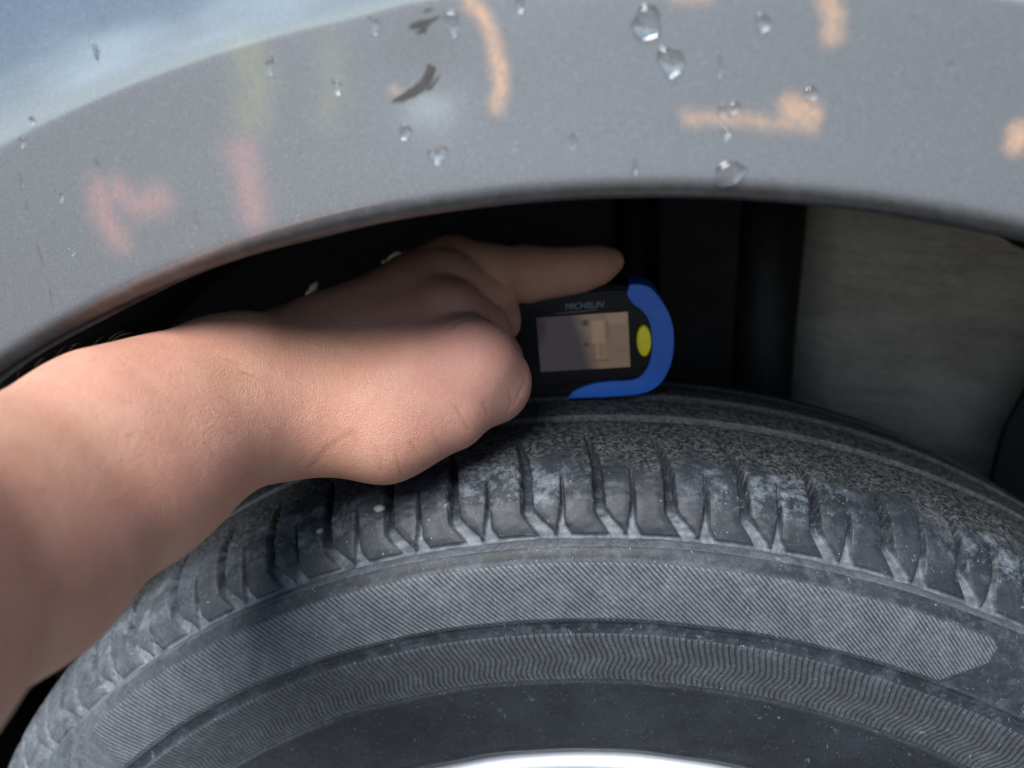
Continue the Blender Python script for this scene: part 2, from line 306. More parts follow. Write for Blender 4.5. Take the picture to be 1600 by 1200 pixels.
def mat_felt(name, c1, c2):
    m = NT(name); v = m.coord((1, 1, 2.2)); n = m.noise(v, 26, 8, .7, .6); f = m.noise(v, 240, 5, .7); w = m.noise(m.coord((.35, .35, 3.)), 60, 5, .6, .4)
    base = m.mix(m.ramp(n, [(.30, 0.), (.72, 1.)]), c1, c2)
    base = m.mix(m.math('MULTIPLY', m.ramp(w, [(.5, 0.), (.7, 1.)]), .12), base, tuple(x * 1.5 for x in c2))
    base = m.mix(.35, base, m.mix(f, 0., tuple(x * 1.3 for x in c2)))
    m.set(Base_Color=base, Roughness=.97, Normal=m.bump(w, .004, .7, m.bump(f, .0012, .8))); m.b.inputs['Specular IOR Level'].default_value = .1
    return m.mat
def mat_water():
    m = NT('water'); m.set(Base_Color=(1., 1., 1.), Roughness=0., IOR=1.33); m.b.inputs['Transmission Weight'].default_value = 1
    return m.mat
def mat_screen():
    """grey display glass with a painted reflection: dull violet at the left, warm at the right with a faint little figure"""
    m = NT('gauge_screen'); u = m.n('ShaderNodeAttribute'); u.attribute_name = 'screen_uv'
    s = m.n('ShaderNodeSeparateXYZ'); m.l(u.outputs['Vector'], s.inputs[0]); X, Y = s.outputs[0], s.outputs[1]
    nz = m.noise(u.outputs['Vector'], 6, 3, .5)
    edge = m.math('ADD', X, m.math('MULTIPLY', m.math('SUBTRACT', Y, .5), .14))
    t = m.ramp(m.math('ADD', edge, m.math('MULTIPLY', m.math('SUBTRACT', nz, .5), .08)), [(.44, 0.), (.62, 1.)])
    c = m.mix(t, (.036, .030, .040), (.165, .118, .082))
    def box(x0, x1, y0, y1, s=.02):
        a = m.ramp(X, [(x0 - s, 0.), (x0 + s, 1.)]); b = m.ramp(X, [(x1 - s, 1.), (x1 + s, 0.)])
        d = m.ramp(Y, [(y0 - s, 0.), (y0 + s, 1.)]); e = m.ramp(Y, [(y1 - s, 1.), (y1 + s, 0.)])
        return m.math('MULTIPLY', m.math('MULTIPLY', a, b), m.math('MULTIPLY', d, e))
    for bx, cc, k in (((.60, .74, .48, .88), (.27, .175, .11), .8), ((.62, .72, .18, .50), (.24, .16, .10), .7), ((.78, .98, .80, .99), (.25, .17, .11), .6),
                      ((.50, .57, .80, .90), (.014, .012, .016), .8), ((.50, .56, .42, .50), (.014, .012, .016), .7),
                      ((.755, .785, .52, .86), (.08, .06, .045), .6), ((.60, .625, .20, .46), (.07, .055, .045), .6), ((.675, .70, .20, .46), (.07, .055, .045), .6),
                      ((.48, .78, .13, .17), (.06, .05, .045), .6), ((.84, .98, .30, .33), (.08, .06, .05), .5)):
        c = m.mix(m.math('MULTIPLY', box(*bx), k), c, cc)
    m.set(Base_Color=m.mix(.9, c, 0.), Roughness=.12, Emission_Color=c); m.b.inputs['Emission Strength'].default_value = .38  # reflection painted into the colour, with a slight glow added
    return m.mat

M_rubber = mat_rubber(); M_paint = mat_paint(); M_skin = mat_skin(); M_water = mat_water()
M_rim = mat_simple('silver_rim_paint', (.70, .76, .84), .35, .25, 300, .04, coat=.6)
M_black = mat_simple('black_plastic', (.009, .009, .010), .5, 0, 900, .2, .00004, .2)
M_steel = mat_simple('dark_steel', (.016, .015, .015), .6, .3, 120, .4, .0004)
M_glint = mat_simple('pale_glint', (.95, .80, .56), .3, 0., 300, .03)
M_blue = mat_simple('blue_rubber', (.020, .135, .60), .46, 0, 700, .08, .00003)
M_yellow = mat_simple('yellow_plastic', (1., .84, .005), .38, 0, 500, .04)
M_print = mat_simple('pale_print', (.17, .18, .19), .6, 0, 500, .2)
M_felt = mat_felt('lit_felt', (.27, .245, .20), (.60, .555, .465))  # felt coloured paler for the light this panel catches
M_felt_shaded = mat_felt('shaded_felt', (.022, .020, .021), (.045, .041, .041))  # same felt coloured darker for the shade inside the arch
M_asphalt = mat_simple('pale_concrete', (.115, .112, .108), .9, 0, 60, .35, .004)
M_primer = mat_simple('exposed_primer', (.050, .046, .044), .75, 0, 1400, .35, .0001)
M_seal = mat_simple('dirty_seam', (.055, .048, .044), .85, 0, 500, .6, .0004)
M_stone = mat_simple('pale_pebble', (.16, .165, .17), .8, 0, 400, .2, .0003)
M_hair = mat_simple('dark_hair', (.13, .075, .045), .5)

# ------------------------------------------------------------------ ground
g = mesh_obj('ground', [(-600, -600, -.3155), (600, -600, -.3155), (600, 600, -.3155), (-600, 600, -.3155)], [(0, 1, 2, 3)], M_asphalt)
tag(g, kind='structure')

# ------------------------------------------------------------------ car
car = empty('parked_car', (0, -.1, -.3155), 'grey car with a scuffed fender above a dusty black tyre', 'car')
def under(parent, o):                       # keep the world position when parenting to an offset empty
    o.parent = parent; o.matrix_parent_inverse = Matrix.Translation(-Vector(parent.location)); return o

# --- tyre
PROF = [(.2011, -.085), (.2045, -.0885), (.212, -.0915), (.2300, -.0952), (.2424, -.0974), (.2640, -.1018), (.2690, -.1015), (.2780, -.1008), (.2885, -.0985), (.2925, -.0955),
        (.2928, -.0905), (.297, -.0885), (.303, -.0835), (.3075, -.0775), (.3105, -.070), (.3125, -.055), (.3138, -.038), (.3150, -.0195),
        (.3155, -.0135), (.3155, -.005), (.3145, .008), (.3125, .022), (.309, .031), (.300, .041), (.280, .051), (.250, .052), (.220, .044), (.2011, .035)]
PR = np.array(PROF); st = np.r_[0, np.cumsum(np.hypot(*np.diff(PR, axis=0).T))]
s_y = lambda k: st[k]
sF, sEnd, sFar = st[10], st[-1], st[21]
s = np.unique(np.round(np.r_[np.arange(0, sF - .008, .0010), np.arange(sF - .008, sF + .050, .00045), np.arange(sF + .050, sFar, .0009), np.arange(sFar, sEnd, .005), sEnd], 6))
ys = np.interp(s, st, PR[:, 1]); rs = np.interp(s, st, PR[:, 0])
# round off the polyline slightly away from the deliberate step at F
def smooth(a, k=4):
    b = a.copy()
    for _ in range(k): b[1:-1] = (b[:-2] + 2 * b[1:-1] + b[2:]) / 4
    return b
rs2, ys2 = smooth(rs, 14), smooth(ys, 14); w = sstep(.001, .004, abs(s - sF)); rs, ys = rs * (1 - w) + rs2 * w, ys * (1 - w) + ys2 * w
tr_, ty_ = np.gradient(rs, s), np.gradient(ys, s); ln = np.hypot(tr_, ty_); nr_, ny_ = -ty_ / ln, tr_ / ln     # normal in (r, y)
sgn = -1.0 if nr_[len(s) // 2] * 1 < 0 else 1.0; nr_ *= sgn; ny_ *= sgn
if nr_[np.argmax(rs)] < 0: nr_, ny_ = -nr_, -ny_
th = R(1) * np.r_[np.arange(14, 180, .085), np.arange(180, 374, 1.6)]
TH, S = np.meshgrid(th, s); RR = np.interp(S, s, rs)
thd = np.degrees(TH)
wv = lambda f, p: np.sin(f * TH + p)
h = np.zeros_like(S)
from mathutils import noise as mnoise
q1 = np.array([mnoise.noise(Vector((a * 60, b * 900, 0))) for a in th for b in np.linspace(0, .06, 40)]).reshape(len(th), 40)
NZ = np.stack([np.interp(s - sF, np.linspace(0, .06, 40), q1[i]) for i in range(len(th))], 1)
sm = (S - sF) * 1000                          # mm above the shoulder edge line
u = (91.5 - thd) / 4.5 + .035 * np.sin(TH * 11) + .02 * np.sin(TH * 29 + 1) - .035 * math.sin(R(91.5) * 11) - .02 * math.sin(R(91.5) * 29 + 1) + .008 * NZ
PIT = RR * R(4.5) * 1000
def stroke(pts, grow=0., soft=.225):
    """pts: (u, s, half width, depth); returns carved depth in mm, walls about .5 mm"""
    best = np.zeros_like(S)
    uu0 = np.mod(u + .75, 1.0) - .75
    for sh in (-1, 0, 1):
        uu = (uu0 + sh) * PIT
        for (ua, sa, wa, da), (ub, sb, wb, db) in zip(pts[:-1], pts[1:]):
            ax, bx = ua * PIT, ub * PIT; dx, dy = bx - ax, sb - sa; l2 = dx * dx + dy * dy
            t = np.clip(((uu - ax) * dx + (sm - sa) * dy) / l2, 0, 1)
            d = np.hypot(uu - ax - t * dx, sm - sa - t * dy) + .15 * NZ
            ww = wa + (wb - wa) * t
            best = np.maximum(best, (da + (db - da) * t) * (1 - sstep(ww + grow - soft, ww + grow + soft, d)))
    return best
MAIN = [(-.14, 46, .3, .8), (-.085, 40, 1.0, 3.5), (-.025, 33, 1.5, 5.5), (.015, 25, 1.7, 6), (.033, 16, 1.7, 5), (.045, 9, 1.8, 2.8), (.15, 5.2, 1.9, 1.6), (.29, 1.0, 2.2, 1.2)]
SIPE = [(-.488, 24, .2, 1.), (-.486, 18, .5, 3.0), (-.48, 12.3, .6, 3.0), (-.49, 7.5, .8, 2.0), (-.50, 4.0, 1.2, 1.4), (-.47, .6, 2.4, 1.2)]
main, sipe = stroke(MAIN), stroke(SIPE)
dome = np.maximum(stroke([(a, b, c, 1.) for a, b, c, d in MAIN], 1.3, 1.7), .7 * stroke([(a, b, c, 1.) for a, b, c, d in SIPE], 1.0, 1.5))
carve = np.maximum(main, sipe)
fstrip = (1 - sstep(.5, 1.1, sm)) * sstep(-.3, .1, sm) * .9
carve = np.maximum(carve, fstrip)
inlug = (sm > -.3) & (sm < 50)
h -= np.where(inlug, np.maximum(carve, 0) + .45 * dome, 0) * .001
h -= .0007 * np.exp(-((sm + .6) / .55) ** 2) * (1 + .4 * wv(61, 0) * wv(173, 1))            # dark crack along the shoulder edge
# circumferential tread grooves
yy = np.interp(S, s, ys)
rb = np.zeros_like(S)
for yc, hw in ((-.0375, .0026), (-.0165, .0026), (.0045, .0026)):
    g_ = 1 - sstep(hw - .0005, hw, abs(yy - yc)); h -= .0055 * g_
    rb = np.maximum(rb, np.exp(-((yy - yc - hw - .0005) / .0007) ** 2))  # lit far edges of the grooves, put into the dust colour
# moulded bands on the sidewall
r0 = RR
h += .0004 * (sstep(.2690 - .0006, .2690, r0) * (1 - sstep(.2880, .2890, r0))) * (S < sF)
h -= .0005 * (sstep(.2640, .2646, r0) * (1 - sstep(.2684, .2690, r0))) * (S < sF)
h += .0003 * (1 - sstep(.2424, .2428, r0)) * (S < sF)
h += .0004 * np.exp(-((r0 - .2418) / .0006) ** 2) * (S < sF)
h += .0005 * np.exp(-((r0 - .2075) / .0012) ** 2) * (S < sF)
h += np.where((sm > 0) & (sm < 40), NZ * .00022, 0)
h += .00012 * (wv(31, 0) + wv(47, 2) * np.sin(S * 300)) * (S < sF)
rr = RR + h * np.interp(S, s, nr_); yv = yy + h * np.interp(S, s, ny_)
V = np.stack([rr * np.cos(TH), yv, rr * np.sin(TH)], -1).reshape(-1, 3)
F = grid_faces(len(s), len(th), wrap=True)
wheel = under(car, empty('wheel', (0, 0, 0)))
tyre = mesh_obj('tyre', V, F[:, ::-1], M_rubber)
tyre.parent = wheel
# relief line phases
t0 = thd
beta = R(1) * np.interp(t0, [40, 55, 90, 150, 180], [22, 30, 46, 70, 80])
hph = (TH + (.289 - r0) / (r0 * np.tan(beta))) * 960 / (2 * math.pi)
hm = sstep(.2693, .2699, r0) * (1 - sstep(.2877, .2886, r0)) * (S < sF)
te = 66.4 + (r0 < .281) * (.281 - r0) / .013 * 2.6 + (r0 > .286) * (r0 - .286) / .003 * .6
he = sstep(te - .05, te + .12, t0) * (1 - sstep(132.6, 132.8, t0))
he2 = sstep(20, 20.2, t0) * (1 - sstep(62.9, 63.1, t0 + (abs(r0 - .277) > .005) * (abs(r0 - .277) - .005) * 160))
he3 = sstep(141, 141.2, t0)
hm = hm * np.clip(he + he2 + he3, 0, 1)
zt = np.clip((r0 - .2428) / (.2640 - .2428), 0, 1)
zq = np.linspace(0, 1, 101); zw = np.interp(zq, [0, .17, .47, .90, 1], [.75, .15, 1.55, 0, .05])
for _ in range(60): zw[1:-1] = (zw[:-2] + 2 * zw[1:-1] + zw[2:]) / 4
zph = TH * 850 / (2 * math.pi) + np.interp(zt, zq, zw)
zm = sstep(.2424, .2430, r0) * (1 - sstep(.2632, .2639, r0)) * (S < sF)
attr(tyre, 'hatch_phase', hph); attr(tyre, 'hatch_mask', hm); attr(tyre, 'wave_phase', zph); attr(tyre, 'wave_mask', zm)
dl = np.clip(carve / 1.0, 0, 1) * (1 - sstep(4, 12, sm)) * inlug
left = sstep(100, 150, t0)  # tyre made paler towards its left side
dust_and_light = np.clip(dl * (.70 + .8 * NZ) + left * .72 + .03 + .25 * np.exp(-((r0 - .2418) / .0009) ** 2) * (S < sF) + .35 * np.exp(-((r0 - .2692) / .0006) ** 2) * (S < sF) + rb * .9, 0, 1)
dust_and_light *= np.where((S < sF) & (r0 < .2415), .3, 1) * np.where((r0 > .2643) & (r0 < .2686) & (S < sF), .1, 1)
dust_and_light = np.clip(dust_and_light + .45 * (sm > -5) * (sm < -.2), 0, 1)
attr(tyre, 'dust_and_light', dust_and_light)
attr(tyre, 'tread', sstep(22, 36, sm + 4 * wv(37, 1) + 3 * wv(83, .3)) * (1 - rb * .7) * (1 - .9 * np.clip(carve / 1.5, 0, 1) * inlug))
attr(tyre, 'chalk', sstep(7, 15, sm) * (1 - sstep(26, 34, sm)) * (.55 + .45 * wv(23, .5)) * (carve < .5) + .25 * (S < sF) * (r0 > .243))

# --- rim
thr = np.linspace(0, 2 * math.pi, 181)[:-1]
rp = [(.1995, -.060), (.1995, -.0835), (.2003, -.0860), (.2000, -.0882), (.1980, -.0890), (.1955, -.0882), (.1945, -.0860), (.1935, -.080), (.1900, -.074), (.185, -.070), (.178, -.050), (.175, .0), (.178, .03), (.197, .036)]
rim = mesh_obj('rim', revolve(rp, thr), grid_faces(len(rp), 180, True), M_rim); rim.parent = wheel
bm = bmesh.new()
for k in range(5):
    a0 = R(54 + 72 * k)
    pts = [(.183, .016, -.072, .014), (.14, .020, -.078, .016), (.08, .024, -.076, .018), (.03, .030, -.068, .02)]
    rows = []
    for (r_, hw, yf, tk) in pts:
        q = [(-hw, yf + .004), (-hw * .6, yf), (hw * .6, yf), (hw, yf + .004), (hw, yf + tk), (-hw, yf + tk)]
        rows.append([bm.verts.new((r_ * math.cos(a0) - x * math.sin(a0), y_, r_ * math.sin(a0) + x * math.cos(a0))) for x, y_ in q])
    for a, b in zip(rows[:-1], rows[1:]):
        for i in range(6): bm.faces.new((a[i], a[(i + 1) % 6], b[(i + 1) % 6], b[i]))
    sp_me = bpy.data.meshes.new('spoke'); bm.to_mesh(sp_me); bm.clear()
    so_ = bpy.data.objects.new('spoke', sp_me); col.objects.link(so_); so_.parent = wheel; sp_me.materials.append(M_rim)
hubp = [(.0, -.080), (.022, -.079), (.030, -.076), (.036, -.068), (.040, -.04), (.07, -.03), (.12, -.025), (.12, -.005), (.0, -.005)]
hb = mesh_obj('hub', revolve([(max(a, .0003), b) for a, b in hubp], thr), grid_faces(len(hubp), 180, True), M_steel); hb.parent = wheel

# --- fender
AC = (-.0035, .032); RL = .3738
def fy(x, z):
    """fender surface: y at (x, z), a flared arch that leans in towards the bonnet"""
    r = np.hypot(x - AC[0], z - AC[1])
    t = np.clip(r - RL, 0, 1)
    # slope of y against r, integrated
    rg = np.linspace(RL - .01, RL + .8, 800)
    sl = np.tan(np.radians(np.interp(rg, [RL, .385, .405, .4135, .4165, .445, .50, .70, 1.2], [-.6, -1.2, -2.4, -2.6, .3, 9, 15, 22, 30])))
    G = np.r_[0, np.cumsum((sl[1:] + sl[:-1]) / 2 * np.diff(rg))]; G -= np.interp(RL, rg, G)
    zg = np.linspace(-.4, 1.2, 800)
    sz = np.tan(np.radians(np.interp(zg, [-.4, 0, .41, .425, .455, .48, .60, 1.2], [0, 0, 0, -1.5, -4, -2, 6, 30])))
    H = np.r_[0, np.cumsum((sz[1:] + sz[:-1]) / 2 * np.diff(zg))]; H -= np.interp(.40, zg, H)
    y = -.125 + np.interp(r, rg, G) + np.interp(z, zg, H)
    d = np.hypot(x - DENT[0], (z - DENT[1]))
    y = y + .20 * x * x + .00030 * np.exp(-(d / .0105) ** 2)
    return y
ang = R(1) * np.r_[np.arange(-8, 55, 1.5), np.arange(55, 122, .13), np.arange(122, 190, 1.5)]
rad = RL + np.r_[np.arange(0.0, .003, .0004), np.arange(.003, .095, .0007), np.geomspace(.096, .42, 30)]
A_, Q_ = np.meshgrid(ang, rad)
X = AC[0] + Q_ * np.cos(A_); Z = AC[1] + Q_ * np.sin(A_); Y = fy(X, Z)
# rolled lip: from the panel edge round into a flange
lip = []
xe, ze = AC[0] + RL * np.cos(ang), AC[1] + RL * np.sin(ang); ye = fy(xe, ze)
rl = .0050
for a in np.linspace(0, 100, 11)[1:]:
    dr, dy = -rl * math.sin(R(a)), rl * (1 - math.cos(R(a)))
    q = RL + dr; lip.append(np.stack([AC[0] + q * np.cos(ang), ye + dy, AC[1] + q * np.sin(ang)], -1))
for dr, dy in ((-.0042, .0085), (-.0045, .0145), (-.0052, .0146), (-.0052, .0155), (-.0030, .0158), (-.0010, .0120)):
    q = RL + dr + .0004 * np.sin(ang * 31); lip.append(np.stack([AC[0] + q * np.cos(ang), ye + dy, AC[1] + q * np.sin(ang)], -1))
Vf = np.concatenate([np.array(lip[::-1]).reshape(-1, 3), np.stack([X, Y, Z], -1).reshape(-1, 3)])
nrow = len(lip) + len(rad)
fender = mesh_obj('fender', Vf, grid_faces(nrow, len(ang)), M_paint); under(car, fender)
def segdist(px, pz, pts):
    b = np.full(px.shape, 9.); 
    for (ax, az), (bx, bz) in zip(pts[:-1], pts[1:]):
        dx, dz = bx - ax, bz - az; t = np.clip(((px - ax) * dx + (pz - az) * dz) / (dx * dx + dz * dz + 1e-12), 0, 1)
        b = np.minimum(b, np.hypot(px - ax - t * dx, pz - az - t * dz))
    return b
from mathutils import noise as mnoise
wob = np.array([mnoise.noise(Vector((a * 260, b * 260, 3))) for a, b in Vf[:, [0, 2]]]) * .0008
for cname, L_ in PAINTED_REFL.items():  # masks of the painted reflections
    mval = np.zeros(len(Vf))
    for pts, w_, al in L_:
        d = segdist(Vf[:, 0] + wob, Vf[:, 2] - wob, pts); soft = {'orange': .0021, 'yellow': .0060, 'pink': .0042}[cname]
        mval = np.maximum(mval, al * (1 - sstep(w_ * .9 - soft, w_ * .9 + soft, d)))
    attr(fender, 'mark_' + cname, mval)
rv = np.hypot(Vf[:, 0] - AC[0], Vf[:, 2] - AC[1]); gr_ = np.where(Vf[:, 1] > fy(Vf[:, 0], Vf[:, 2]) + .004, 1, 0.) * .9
gr_ = np.maximum(gr_, .95 * (1 - sstep(RL - .0030, RL + .0022, rv)))  # dark shading of the rolled lip, put into the colour with its dirt
attr(fender, 'grime_shade', gr_)
# paint chips: ragged slivers standing proud by 0.1 mm
for L_ in SCR:
    bm = bmesh.new(); P = []
    for (a, b) in zip(L_, L_[1:] + L_[:1]):
        n = max(2, int(math.dist(a, b) / .0006))
        for k in range(n):
            t = k / n; P.append((a[0] + (b[0] - a[0]) * t + random.uniform(-1, 1) * .00013, a[1] + (b[1] - a[1]) * t + random.uniform(-1, 1) * .00013))
    vs = [bm.verts.new((x, float(fy(np.array(x), np.array(z))) - .00016, z)) for x, z in P]
    f_ = bm.faces.new(vs); bmesh.ops.triangulate(bm, faces=[f_])
    me = bpy.data.meshes.new('paint_chip'); bm.to_mesh(me); bm.free(); me.materials.append(M_primer)
    o = bpy.data.objects.new('paint_chip', me); col.objects.link(o); o.parent = fender
    sol = o.modifiers.new('thick', 'SOLIDIFY'); sol.thickness = .0001; sol.offset = -1

# --- wheel arch liner and what is behind the tyre
angl = np.linspace(R(-10), R(190), 121)
lp = [(.374, -.1115), (.3745, -.100), (.380, -.06), (.386, 0), (.386, .125)]
LV = np.array([[(AC[0] + (r_ + .0012 * math.sin(a * 40 + y_ * 60)) * math.cos(a), y_, AC[1] + (r_ + .0012 * math.sin(a * 40 + y_ * 60)) * math.sin(a)) for a in angl] for r_, y_ in lp]).reshape(-1, 3)
liner = under(car, mesh_obj('arch_liner', LV, grid_faces(len(lp), len(angl)), M_felt_shaded)); sol = liner.modifiers.new('t', 'SOLIDIFY'); sol.thickness = .003; sol.offset = 1
def panel(name, mat, poly, y0, th_, wav=0.0, sub=24):
    """upright panel in x,z with gentle waves and real thickness"""
    (x0, x1), (z0, z1) = poly
    xs = np.linspace(x0, x1, sub); zs = np.linspace(z0, z1, sub); XX, ZZ = np.meshgrid(xs, zs)
    YY = (y0(XX) if callable(y0) else y0 + 0 * XX) + wav * (np.sin(XX * 55 + ZZ * 20) + np.sin(ZZ * 70 - XX * 13) * .6)
    o = mesh_obj(name, np.stack([XX, YY, ZZ], -1).reshape(-1, 3), grid_faces(sub, sub), mat)
    sol = o.modifiers.new('t', 'SOLIDIFY'); sol.thickness = th_; sol.offset = 1
    return under(car, o)
panel('inner_wall', M_steel, ((-.45, .45), (-.1, .45)), .130, .003)
panel('liner_panel', M_felt_shaded, ((-.42, .002), (-.1, .43)), .095, .004, .0012)
panel('liner_panel', M_felt_shaded, ((.026, .066), (.0, .43)), .093, .004, .0004)
fp = panel('liner_panel', M_felt, ((.099, .205), (.05, .43)), lambda x: .088 - .25 * np.clip(x - .13, 0, 1) + .022 * np.clip((.120 - x) / .016, 0, 2) ** 2, .004, .0016, 60); fp['label'] = 'grey felt panel, coloured as lit'
o = mesh_obj('dark_gap_sheet', [(.176, .050, .10), (.184, .045, .28), (.196, .042, .322), (.215, .040, .335), (.30, .03, .33), (.30, .03, .10)], [(0, 1, 2, 3, 4, 5)], M_black, smooth=False)  # black sheet added for the dark gap beyond the liner edge
sol = o.modifiers.new('t', 'SOLIDIFY'); sol.thickness = .004; bevel_mod(o, .001); under(car, o)
def tube(path, r_, n=12, name='tube', mat=None, closed_ends=True):
    P = [Vector(q) for q in path]; Vs = []; rs_ = r_ if isinstance(r_, (list, tuple)) else [r_] * len(P)
    for i, q in enumerate(P):
        t = (P[min(i + 1, len(P) - 1)] - P[max(i - 1, 0)]).normalized(); a = t.orthogonal().normalized(); b = t.cross(a)
        for k in range(n):
            w_ = 2 * math.pi * k / n; Vs.append(q + (a * math.cos(w_) + b * math.sin(w_)) * rs_[i])
    Fs = [tuple(x) for x in grid_faces(len(P), n, True)[:, ::-1]]
    if closed_ends: Fs += [tuple(range(n)), tuple(range((len(P) - 1) * n, len(P) * n))[::-1]]
    return mesh_obj(name, Vs, Fs, mat)
under(car, tube([(.084, .105, z) for z in (.0, .15, .3, .425)], [.020, .020, .018, .018], 24, 'strut', M_steel))
under(car, tube([(.013, .110, z) for z in (.0, .2, .425)], .010, 20, 'brake_line_bracket', M_steel))
# added pale slivers standing in for glints beyond the wrist
for blob in GLINTS:
    under(car, tube([q[:3] for q in blob], [q[3] for q in blob], 10, 'glint_sliver', M_glint))

# ------------------------------------------------------------------ water drops
def drop(x, z, a, b, style, label):
    n, m_ = 28, 7; sd_ = random.random() * 9
    V_ = []; 
    def outline(w_):
        if style == 'dome': k = 1 + .12 * math.sin(2 * w_ + sd_) + .09 * math.sin(3 * w_ + 2 * sd_) + .05 * math.sin(5 * w_ + sd_) + .03 * math.sin(7 * w_)
        elif style == 'star': k = .72 + .22 * math.cos(3 * (w_ + math.pi / 2 + .2 * math.sin(sd_))) + .14 * math.cos(2 * w_ + sd_)
        else: k = .9 + .18 * math.sin(3 * w_ + sd_) + .08 * math.sin(5 * w_ + sd_)
        return k
    hgt = min(a, b) * (.44 if style == 'dome' else .30)
    for j in range(m_ + 1):
        q = 1 - j / m_
        for i in range(n):
            w_ = 2 * math.pi * i / n; k = outline(w_) * q
            px, pz = x + a * k * math.cos(w_), z + b * k * math.sin(w_)
            sag = .25 * b * (1 - q * q) if style == 'dome' else 0.
            lift = hgt * (1 - q ** 2.4) ** .55 if q < 1 else 0
            if style == 'star': lift *= 1 + .5 * math.sin(px * 2500 + sd_)
            pz -= sag; V_.append((px, float(fy(np.array(px), np.array(pz))) - .00003 - lift, pz))
    base = len(V_)
    F_ = [tuple(f) for f in grid_faces(m_ + 1, n, True)[:, ::-1]] 
    F_ += [tuple(range(n))]
    o = mesh_obj('water_drop', V_, F_, M_water)
    bm = bmesh.new(); bm.from_mesh(o.data); bmesh.ops.remove_doubles(bm, verts=bm.verts, dist=1e-7); bmesh.ops.recalc_face_normals(bm, faces=bm.faces); bm.to_mesh(o.data); bm.free()
    for p_ in o.data.polygons: p_.use_smooth = len(p_.vertices) < 6
    return tag(o, label, 'water drop', 'water drops on the fender')
for d_ in DROPS: drop(*d_)

# ------------------------------------------------------------------ pebbles caught in the tread
def on_tyre(theta, s_mm, lift=0):
    ss = sF + s_mm / 1000; r_ = np.interp(ss, s, rs) + lift; y_ = np.interp(ss, s, ys) - lift * .3
    return r_ * math.cos(R(theta)), y_, r_ * math.sin(R(theta))
for th_, sm_, rd, lab in ((105.8, 19, .0020, 'small pale pebble wedged in a tread groove just below the hand'), (110.2, 17, .0014, 'smaller pale pebble in the next groove to the left of the hand'), (119.6, 8, .0009, 'tiny pale grain of grit lying low on the left of the tyre shoulder')):
    bm = bmesh.new(); bmesh.ops.create_icosphere(bm, subdivisions=2, radius=rd)
    for v_ in bm.verts: v_.co *= 1 + .22 * mnoise.noise(v_.co * 900 + Vector((th_, 0, 0))); v_.co.z *= .75
    me = bpy.data.meshes.new('pebble'); bm.to_mesh(me); bm.free(); me.materials.append(M_stone); me.polygons.foreach_set('use_smooth', [True] * len(me.polygons))
    o = bpy.data.objects.new('pebble', me); col.objects.link(o); o.location = on_tyre(th_, sm_, -.0008); tag(o, lab, 'pebble', 'grit stuck in the tyre')

# ------------------------------------------------------------------ tread depth gauge
GY = -.017; GA = R(3.4)
gauge = empty('tread_depth_gauge', (-.006, GY, .316), 'small black digital gauge with blue bumper and yellow button, pressed onto the tyre', 'tyre gauge')
gcx, gcz = -.0125, .3383
def gw(a, b):                                # gauge-face coordinates (m) to world x, z
    return gcx + a * math.cos(GA) - b * math.sin(GA), gcz + a * math.sin(GA) + b * math.cos(GA)
def gpoly(name, pts, y0, y1, mat, bev=.0, seg=4):
    """closed outline in face coordinates, extruded from depth y0 (front) back to y1"""
    bm = bmesh.new(); vs = [bm.verts.new((gw(a, b)[0], y0, gw(a, b)[1])) for a, b in pts]; f_ = bm.faces.new(vs)
    r_ = bmesh.ops.extrude_face_region(bm, geom=[f_]); 
    for e in r_['geom']:
        if isinstance(e, bmesh.types.BMVert): e.co.y = y1
    bmesh.ops.recalc_face_normals(bm, faces=bm.faces)
    me = bpy.data.meshes.new(name); bm.to_mesh(me); bm.free(); me.materials.append(mat)
    o = bpy.data.objects.new(name, me); col.objects.link(o)
    if bev: bevel_mod(o, bev, seg)
    me.polygons.foreach_set('use_smooth', [True] * len(me.polygons))
    return under(gauge, o)
def catmull(P, n=8, closed=True):
    out = []; N = len(P)
    for i in range(N if closed else N - 1):
        p0, p1, p2, p3 = (P[(i + k) % N] if closed else P[min(max(i + k, 0), N - 1)] for k in (-1, 0, 1, 2))
        for k in range(n):
            t = k / n
            out.append(tuple(.5 * (2 * p1[c] + (-p0[c] + p2[c]) * t + (2 * p0[c] - 5 * p1[c] + 4 * p2[c] - p3[c]) * t * t + (-p0[c] + 3 * p1[c] - 3 * p2[c] + p3[c]) * t ** 3) for c in (0, 1)))
    return out
mm = lambda L_: [(a / 1000, b / 1000) for a, b in L_]
body = mm(catmull([(-29, 17), (-24, 21.5), (0, 22.3), (20, 22.0), (27, 19.5), (32.5, 11), (34.6, 0), (33.0, -10), (29, -18), (22, -21.6), (0, -22.3), (-24, -22), (-29, -18), (-30, 0)], 6))
gpoly('gauge_body', body, GY + .0008, GY + .021, M_black, .0035)
face = mm(catmull([(-27, 15), (-22, 19.5), (0, 20.6), (17, 20.4), (20.5, 16), (25, 10), (27.0, 0), (26, -9), (22, -15.2), (10, -16.0), (0, -16.3), (-24, -18), (-27, -14), (-28, 0)], 6))
gpoly('face_plate', face, GY - .0006, GY + .002, M_black, .0006, 3)
outer = [(18.8, 22.3), (22, 22.4), (27.5, 20.0), (32.9, 11.5), (34.9, 5.0), (35.2, 1.0), (35.1, -3), (34.6, -7), (33.0, -12.5), (29.0, -18.8), (22, -22.2), (8, -22.9), (-8, -22.7)]
inner = [(-6, -20.2), (-1, -18.0), (6, -16.5), (19, -16.2), (24.0, -12), (26.2, -6), (26.7, 0), (25.8, 7), (23.5, 11.5), (19.8, 14.8), (17.6, 18.5)]
bump_ = mm(catmull(outer, 6, False) + [outer[-1]] + catmull(inner, 6, False) + [inner[-1]])
gpoly('blue_bumper', bump_, GY - .0014, GY + .0218, M_blue, .0012, 4)
